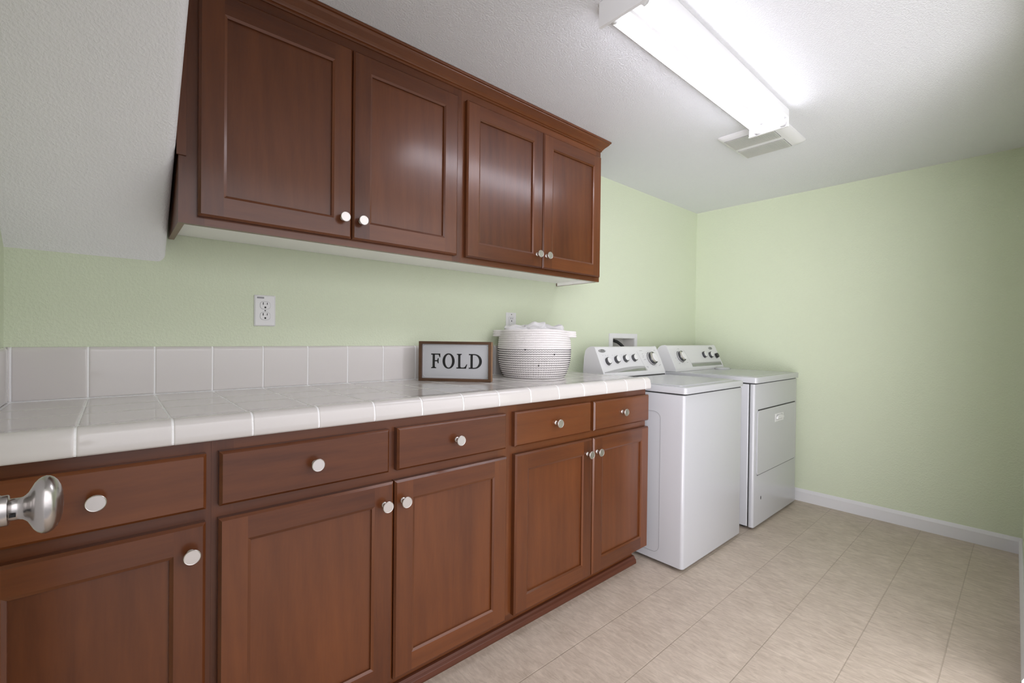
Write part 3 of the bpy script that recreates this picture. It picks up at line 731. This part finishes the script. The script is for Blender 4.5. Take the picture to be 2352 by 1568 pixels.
def text_on(fn, d, n, txt, x, s, size, root, name='lettering', mat='print', off=.0006):
    cu = bpy.data.curves.new(name, 'FONT'); cu.body = txt; cu.size = size; cu.align_x = 'CENTER'; cu.align_y = 'CENTER'; cu.resolution_u = 2
    to = bpy.data.objects.new(name+'_t', cu); C.objects.link(to); bpy.context.view_layer.update()
    me = bpy.data.meshes.new_from_object(to); bpy.data.objects.remove(to, do_unlink=True)
    Mx = Matrix((Vector((1, 0, 0)), d, Vector((1, 0, 0)).cross(d))).transposed().to_4x4(); Mx.translation = fn(x, s, off) - root_loc(root)
    me.transform(Mx); me.materials.clear(); me.materials.append(MT[mat]); o = bpy.data.objects.new(name, me); C.objects.link(o); o.parent = root
    return o
def badge(root, fn, d, n, x, s, rx, rs):
    m = MB(); ell(fn, x, s, rx, rs, .0002, .0016, m, 0, 28); o = m.build('badge', 'chrome', root)
    m = MB()
    for i in range(28):
        t0, t1 = 2*PI*i/28, 2*PI*(i+1)/28
        quad_on(fn, [(x+rx*.82*math.cos(t0), s+rs*.8*math.sin(t0)), (x+rx*.9*math.cos(t0), s+rs*.9*math.sin(t0)), (x+rx*.9*math.cos(t1), s+rs*.9*math.sin(t1)), (x+rx*.82*math.cos(t1), s+rs*.8*math.sin(t1))], .0015, .0019, m)
    m.build('badge_rim', 'knobcap', o)
    text_on(fn, d, n, 'Whirlpool', x, s, rx*.36, o, 'badge_lettering', 'knobcap', .0019)
def ticks(root, fn, x, s, r0, r1, angs):
    m = MB()
    for t in angs:
        c_, s_ = math.cos(t), math.sin(t); wd = .0006
        quad_on(fn, [(x+c_*r0-s_*wd, s+s_*r0+c_*wd), (x+c_*r0+s_*wd, s+s_*r0-c_*wd), (x+c_*r1+s_*wd, s+s_*r1-c_*wd), (x+c_*r1-s_*wd, s+s_*r1+c_*wd)], .0002, .0004, m)
    return m
def groove(m, pts, wd, mat=0):
    """thin raised dark line following points"""
    m.tube(pts, wd, 4, mat, True, False)

# ---- washer
wx0, wx1, wy = 1.5860, 2.2500, -.7540
ws = empty('washer', ((wx0+wx1)/2, -.43, 0), 'white top-loading washer at the end of the counter, with four small knobs and a dial', 'washer', 'laundry machines')
m = MB(); rbox(m, wx0, wx1, wy, -.105, .018, .856, .016, .003); edge_split(m.build('cabinet_shell', 'enamel', ws))
m = MB(); rbox(m, wx0+.004, wx1-.004, wy+.004, -.11, .855, .8635, .013, .0005); m.build('top_gap', 'seam', ws)
m = MB(); rbox(m, wx0-.001, wx1+.001, wy-.008, -.105, .863, .8950, .018, .005); edge_split(m.build('top_deck', 'enamel', ws))
m = MB(); rbox(m, wx0+.030, wx1-.030, wy+.030, -.300, .8945, .8975, .02, .002); rbox(m, wx0+.034, wx1-.034, wy+.034, -.304, .897, .9005, .018, .0025); edge_split(m.build('lid', 'enamel', ws))
m = MB()
for x in (wx0+.05, wx1-.05):
    for y in (wy+.05, -.16):
        m = MB(); m.lathe([(0, 0), (.016, 0), (.016, .008), (.008, .010), (.008, .019), (0, .019)], (x, y, .0003), (0, 0, 1), 12); m.build('foot', 'black', ws)
m = MB(); m.box(wx0+.03, wx1-.03, wy+.05, -.12, .006, .0175); m.build('underside', 'seam', ws)
sp = rrect(-.628, -.15, .055, .763, .035, 6); m = MB()
sp = [(y, z) for y, z in sp]; k0 = min(range(len(sp)), key=lambda i: (sp[i][0]+1)**2+0*sp[i][1])
pts = [Vector((wx0-.0002, y, z)) for y, z in sp]; groove(m, pts+[pts[0]], .0011); m.build('side_panel_seam', 'seamg', ws)
console(ws, 1.598, 2.247, -.262, -.198, .930, 1.077, .896)
fn, d_, n_ = face_frame_fn(-.262, -.198, .930, 1.077)
for (x, s), rot in zip(((1.673, .071), (1.763, .079), (1.853, .084), (1.944, .086)), (.45, .1, -.35, -.2)): small_knob(ws, fn, x, s, rot)
dial(ws, fn, 2.138, .078, .043)
badge(ws, fn, d_, n_, 1.656, .1365, .034, .0105)
m = MB(); N_ = 14
top = [(1.613+(2.030-1.613)*i/N_, .006+.026*math.sin(PI*.62*i/N_)) for i in range(N_+1)]
for (xa, sa), (xb, sb) in zip(top, top[1:]): quad_on(fn, [(xa, .0005), (xb, .0005), (xb, sb), (xa, sa)], .0002, .0010, m)
quad_on(fn, [(2.030, .0005), (2.048, .0005), (2.030, top[-1][1])], .0002, .0010, m); m.build('curved_band', 'band', ws)
m = MB(); t2 = [(1.735+(2.030-1.735)*i/8, .0015+.0165*math.sin(PI*.5*i/8)) for i in range(9)]
for (xa, sa), (xb, sb) in zip(t2, t2[1:]): quad_on(fn, [(xa, .0008), (xb, .0008), (xb, sb), (xa, sa)], .0009, .0016, m)
m.build('mirror_strip', 'strip', ws)
m = ticks(ws, fn, 2.138, .078, .052, .059, [PI*(.05+.12*i) for i in range(17)])
quad_on(fn, [(2.003, .130), (2.0042, .130), (2.030, .032), (2.0288, .032)], .0002, .0004, m)
for x, s, l in ((2.035, .132, .030), (2.05, .110, .012), (2.05, .098, .014), (2.045, .088, .012), (2.05, .072, .022), (2.05, .024, .022), (2.056, .018, .014), (2.205, .032, .02), (2.20, .134, .02), (2.196, .026, .012)):
    quad_on(fn, [(x, s), (x+l, s), (x+l, s+.0022), (x, s+.0022)], .0002, .0004, m)
for x in (1.673, 1.763, 1.853, 1.944):
    for dx_ in (-.024, 0, .022): quad_on(fn, [(x+dx_-.004, .108), (x+dx_+.004, .108), (x+dx_+.004, .1095), (x+dx_-.004, .1095)], .0002, .0004, m)
m.build('panel_markings', 'print', ws)
m = MB(); m.box(1.606, 2.240, -.2715, -.2690, .8985, .9045); m.build('console_gap', 'seam', ws)

# ---- dryer
dx0, dx1, dy = 2.3680, 3.1050, -.7780
dy_ = empty('dryer', ((dx0+dx1)/2, -.43, 0), 'white front-door dryer in the corner between the washer and the right wall', 'dryer', 'laundry machines')
m = MB(); rbox(m, dx0, dx1, -.744, -.095, .020, .865, .006, .003); edge_split(m.build('cabinet_shell', 'enamel', dy_))
m = MB(); rbox(m, dx0+.004, dx1-.004, -.7455, -.735, .022, .865, .003, .001); m.build('panel_gap', 'seam', dy_)
m = MB(); rbox(m, dx0, dx1, dy, -.7462, .018, .866, .012, .003); edge_split(m.build('front_panel', 'enamel', dy_))
m = MB(); rbox(m, dx0+.004, dx1-.004, dy+.004, -.10, .8655, .8735, .012, .0005); m.build('top_gap', 'seam', dy_)
m = MB(); rbox(m, dx0-.001, dx1+.001, dy-.012, -.095, .873, .9075, .018, .005); edge_split(m.build('top_deck', 'enamel', dy_))
m = MB(); rbox(m, dx0+.045, dx1-.045, dy+.035, -.305, .9070, .9090, .02, .0015); edge_split(m.build('top_inset', 'enamel', dy_))
m = MB(); m.lathe([(0, 0), (.070, 0), (.068, .008), (.055, .015), (.03, .018), (0, .0185)], (2.955, -.330, .9072), (0, 0, 1), 28, sx=.95, sy=.75, e1=(1, 0, 0)); m.build('lint_screen_lid', 'enamel', dy_)
dd = MB(); o_ = rrect(2.402, 3.066, .323, .7065, .022, 6); i_ = rrect(2.405, 3.063, .326, .703, .020, 6)
dd.loft([[(x, dy-.0002, z) for x, z in rrect(2.4035, 3.0645, .3245, .705, .021, 6)], [(x, dy-.0040, z) for x, z in o_[:]], [(x, dy-.0062, z) for x, z in i_]])
dor = dd.build('door', 'enamel', dy_)
m = MB(); m.box(2.420, 3.055, dy-.0035, dy-.0001, .7055, .7125); m.build('door_gap', 'seam', dy_); m = MB(); m.box(2.418, 3.055, dy-.0025, dy-.0001, .3195, .3235); m.build('door_gap', 'seam', dy_)
h = MB(); h.box(2.680, 2.828, dy-.0075, dy-.0060, .611, .662); hd = h.build('handle', 'plast', dor, bevel=.0007)
m = MB(); c_ = rrect(2.700, 2.812, .622, .654, .012, 6)
m.loft([[(x, dy-.0072, z) for x, z in c_], [(x, dy-.0079, z) for x, z in c_]]); m.build('handle_hollow', 'band', hd)
m = MB(); g_ = [(2.700, .628), (2.812, .628), (2.812, .640), (2.800, .648), (2.756, .655), (2.712, .648), (2.700, .640)]
m.loft([[(x, dy-.0075, z) for x, z in g_], [(x, dy-.016, z) for x, z in g_]]); m.build('finger_grip', 'plast', hd, bevel=.002)
m = MB(); m.lathe([(0, 0), (.007, 0), (.007, .0006), (0, .0006)], (2.482, dy-.0001, .174), (0, -1, 0), 14, sx=.75, sy=1.6, e1=(1, 0, 0)); m.build('access_hole', 'dark', dy_)
m = MB(); m.box(dx0+.03, dx1-.03, dy+.06, -.11, .006, .0195); m.build('underside', 'seam', dy_)
m = MB()
for x in (dx0+.05, dx1-.05):
    for y in (dy+.07, -.16):
        m = MB(); m.lathe([(0, 0), (.016, 0), (.016, .008), (.008, .010), (.008, .021), (0, .021)], (x, y, .0003), (0, 0, 1), 12); m.build('foot', 'black', dy_)
console(dy_, 2.369, 3.090, -.270, -.203, .934, 1.0830, .9085)
fn, d_, n_ = face_frame_fn(-.270, -.203, .934, 1.0830)
dial(dy_, fn, 2.497, .080, .040)
small_knob(dy_, fn, 2.848, .088, .2, .022); small_knob(dy_, fn, 2.949, .085, -.3, .022)
m = MB(); ell(fn, 3.036, .075, .019, .021, .0002, .004, m, 0); pb = m.build('start_button', 'seamg', dy_); m = MB(); ell(fn, 3.036, .076, .016, .018, .004, .020, m, 0); m.build('button_cap', 'black', pb)
badge(dy_, fn, d_, n_, 2.998, .140, .034, .0105)
m = MB(); quad_on(fn, [(2.612, .0010), (3.075, .0010), (3.075, .030), (2.612, .030)], .0002, .0010, m); m.build('curved_band', 'band', dy_)
m = MB(); quad_on(fn, [(2.614, .0015), (3.073, .0015), (3.073, .0225), (2.614, .0225)], .0009, .0016, m); m.build('mirror_strip', 'strip', dy_)
m = ticks(dy_, fn, 2.497, .080, .049, .055, [PI*(.1+.15*i) for i in range(13)])
quad_on(fn, [(2.580, .130), (2.5812, .130), (2.612, .032), (2.6108, .032)], .0002, .0004, m)
for x, s, l in ((2.50, .138, .02), (2.42, .07, .014), (2.44, .03, .02), (2.55, .034, .022)): quad_on(fn, [(x, s), (x+l, s), (x+l, s+.0022), (x, s+.0022)], .0002, .0004, m)
m.build('panel_markings', 'print', dy_)

# ================================================================== CEILING LIGHT AND FAN VENT
lx0, lx1, ly0, ly1, lz = .670, 1.830, -1.104, -.935, 2.0960
lf = empty('fluorescent_light', ((lx0+lx1)/2, (ly0+ly1)/2, H), 'long white ceiling strip light with two bare glowing fluorescent tubes', 'ceiling light')
m = MB(); pf = [(ly0, H-.0005), (ly0, H-.036), (ly0+.003, H-.0385), (ly0+.008, H-.0385), (ly0+.009, H-.030), (ly1-.009, H-.030), (ly1-.008, H-.0385), (ly1-.003, H-.0385), (ly1, H-.036), (ly1, H-.0005)]
m.loft([[(x, y, z) for y, z in pf] for x in (lx0+.002, lx1-.002)]); m.build('housing', 'pan', lf)
m = MB(); rg = [(-1.058, H-.0295), (-1.039, H-.057), (-1.0345, H-.0595), (-1.0245, H-.0595), (-1.020, H-.057), (-1.001, H-.0295)]
m.loft([[(x, y, z) for y, z in rg] for x in (lx0+.003, lx1-.003)]); m.build('ballast_cover', 'pan', lf)
for x in (lx0, lx1-.0015):
    m = MB(); m.box(x, x+.0015, ly0-.001, ly1+.001, lz, H-.0005); xi = x+.0015 if x == lx0 else x-.010
    m.box(xi, xi+.010, ly0-.001, ly1+.001, lz, lz+.0015); m.build('end_plate', 'pan', lf, bevel=.0006)
for y in (-1.080, -.977):
    m = MB(); m.tube([(lx0+.030, y, 2.1170), (lx1-.030, y, 2.1170)], .0165, 20); m.build('fluorescent_tube', 'tube', lf)
    for xa, xb in ((lx0+.002, lx0+.0300), (lx1-.0300, lx1-.002)):
        m = MB(); m.tube([(xa, y, 2.117), (xb, y, 2.117)], .0172, 20); m.box(min(xa, xb)+.004, max(xa, xb)-.012, y-.012, y+.012, 2.118, H-.030); m.build('lampholder', 'plast', lf)
for x in (lx0+.33, lx1-.22):
    m = MB(); m.lathe([(0, 0), (.004, 0), (.003, .002), (0, .002)], (x, -1.0865+.0, H-.0300), (0, 0, -1), 10); m.build('screw', 'chrome', lf)
m = MB(); m.lathe([(0, 0), (.006, 0), (.006, .003), (0, .003)], (1.24, -1.012, H-.0455), (0, .7, -.7), 10); m.build('clip', 'band', lf)
vt = empty('ceiling_vent', (2.06, -.90, H), 'square white fan vent with two ribbed grilles beyond the strip light', 'vent')
m = MB(); V0, V1, V2, V3 = 1.890, 2.250, -1.058, -.745
def vr(z, ins, rd=.02): return [(x, y, z) for x, y in rrect(V0+ins, V1-ins, V2+ins, V3-ins, rd, 5)]
m.loft([vr(H-.0005, 0), vr(H-.004, .001), vr(H-.011, .010), vr(H-.016, .022), vr(H-.019, .040)], 0, True); edge_split(m.build('frame', 'pan', vt), 30)
for xa, xb in ((1.925, 2.062), (2.098, 2.222)):
    m = MB(); m.box(xa-.001, xb+.001, -.998, -.772, H-.0195, H-.0185, 1)
    n = 44
    for i in range(n):
        y = -.996+.222*(i+.5)/n
        m.box(xa, xb, y-.0014, y+.0014, H-.0230, H-.0192, 0)
    m.build('grille', ['grille', 'seamg'], vt)
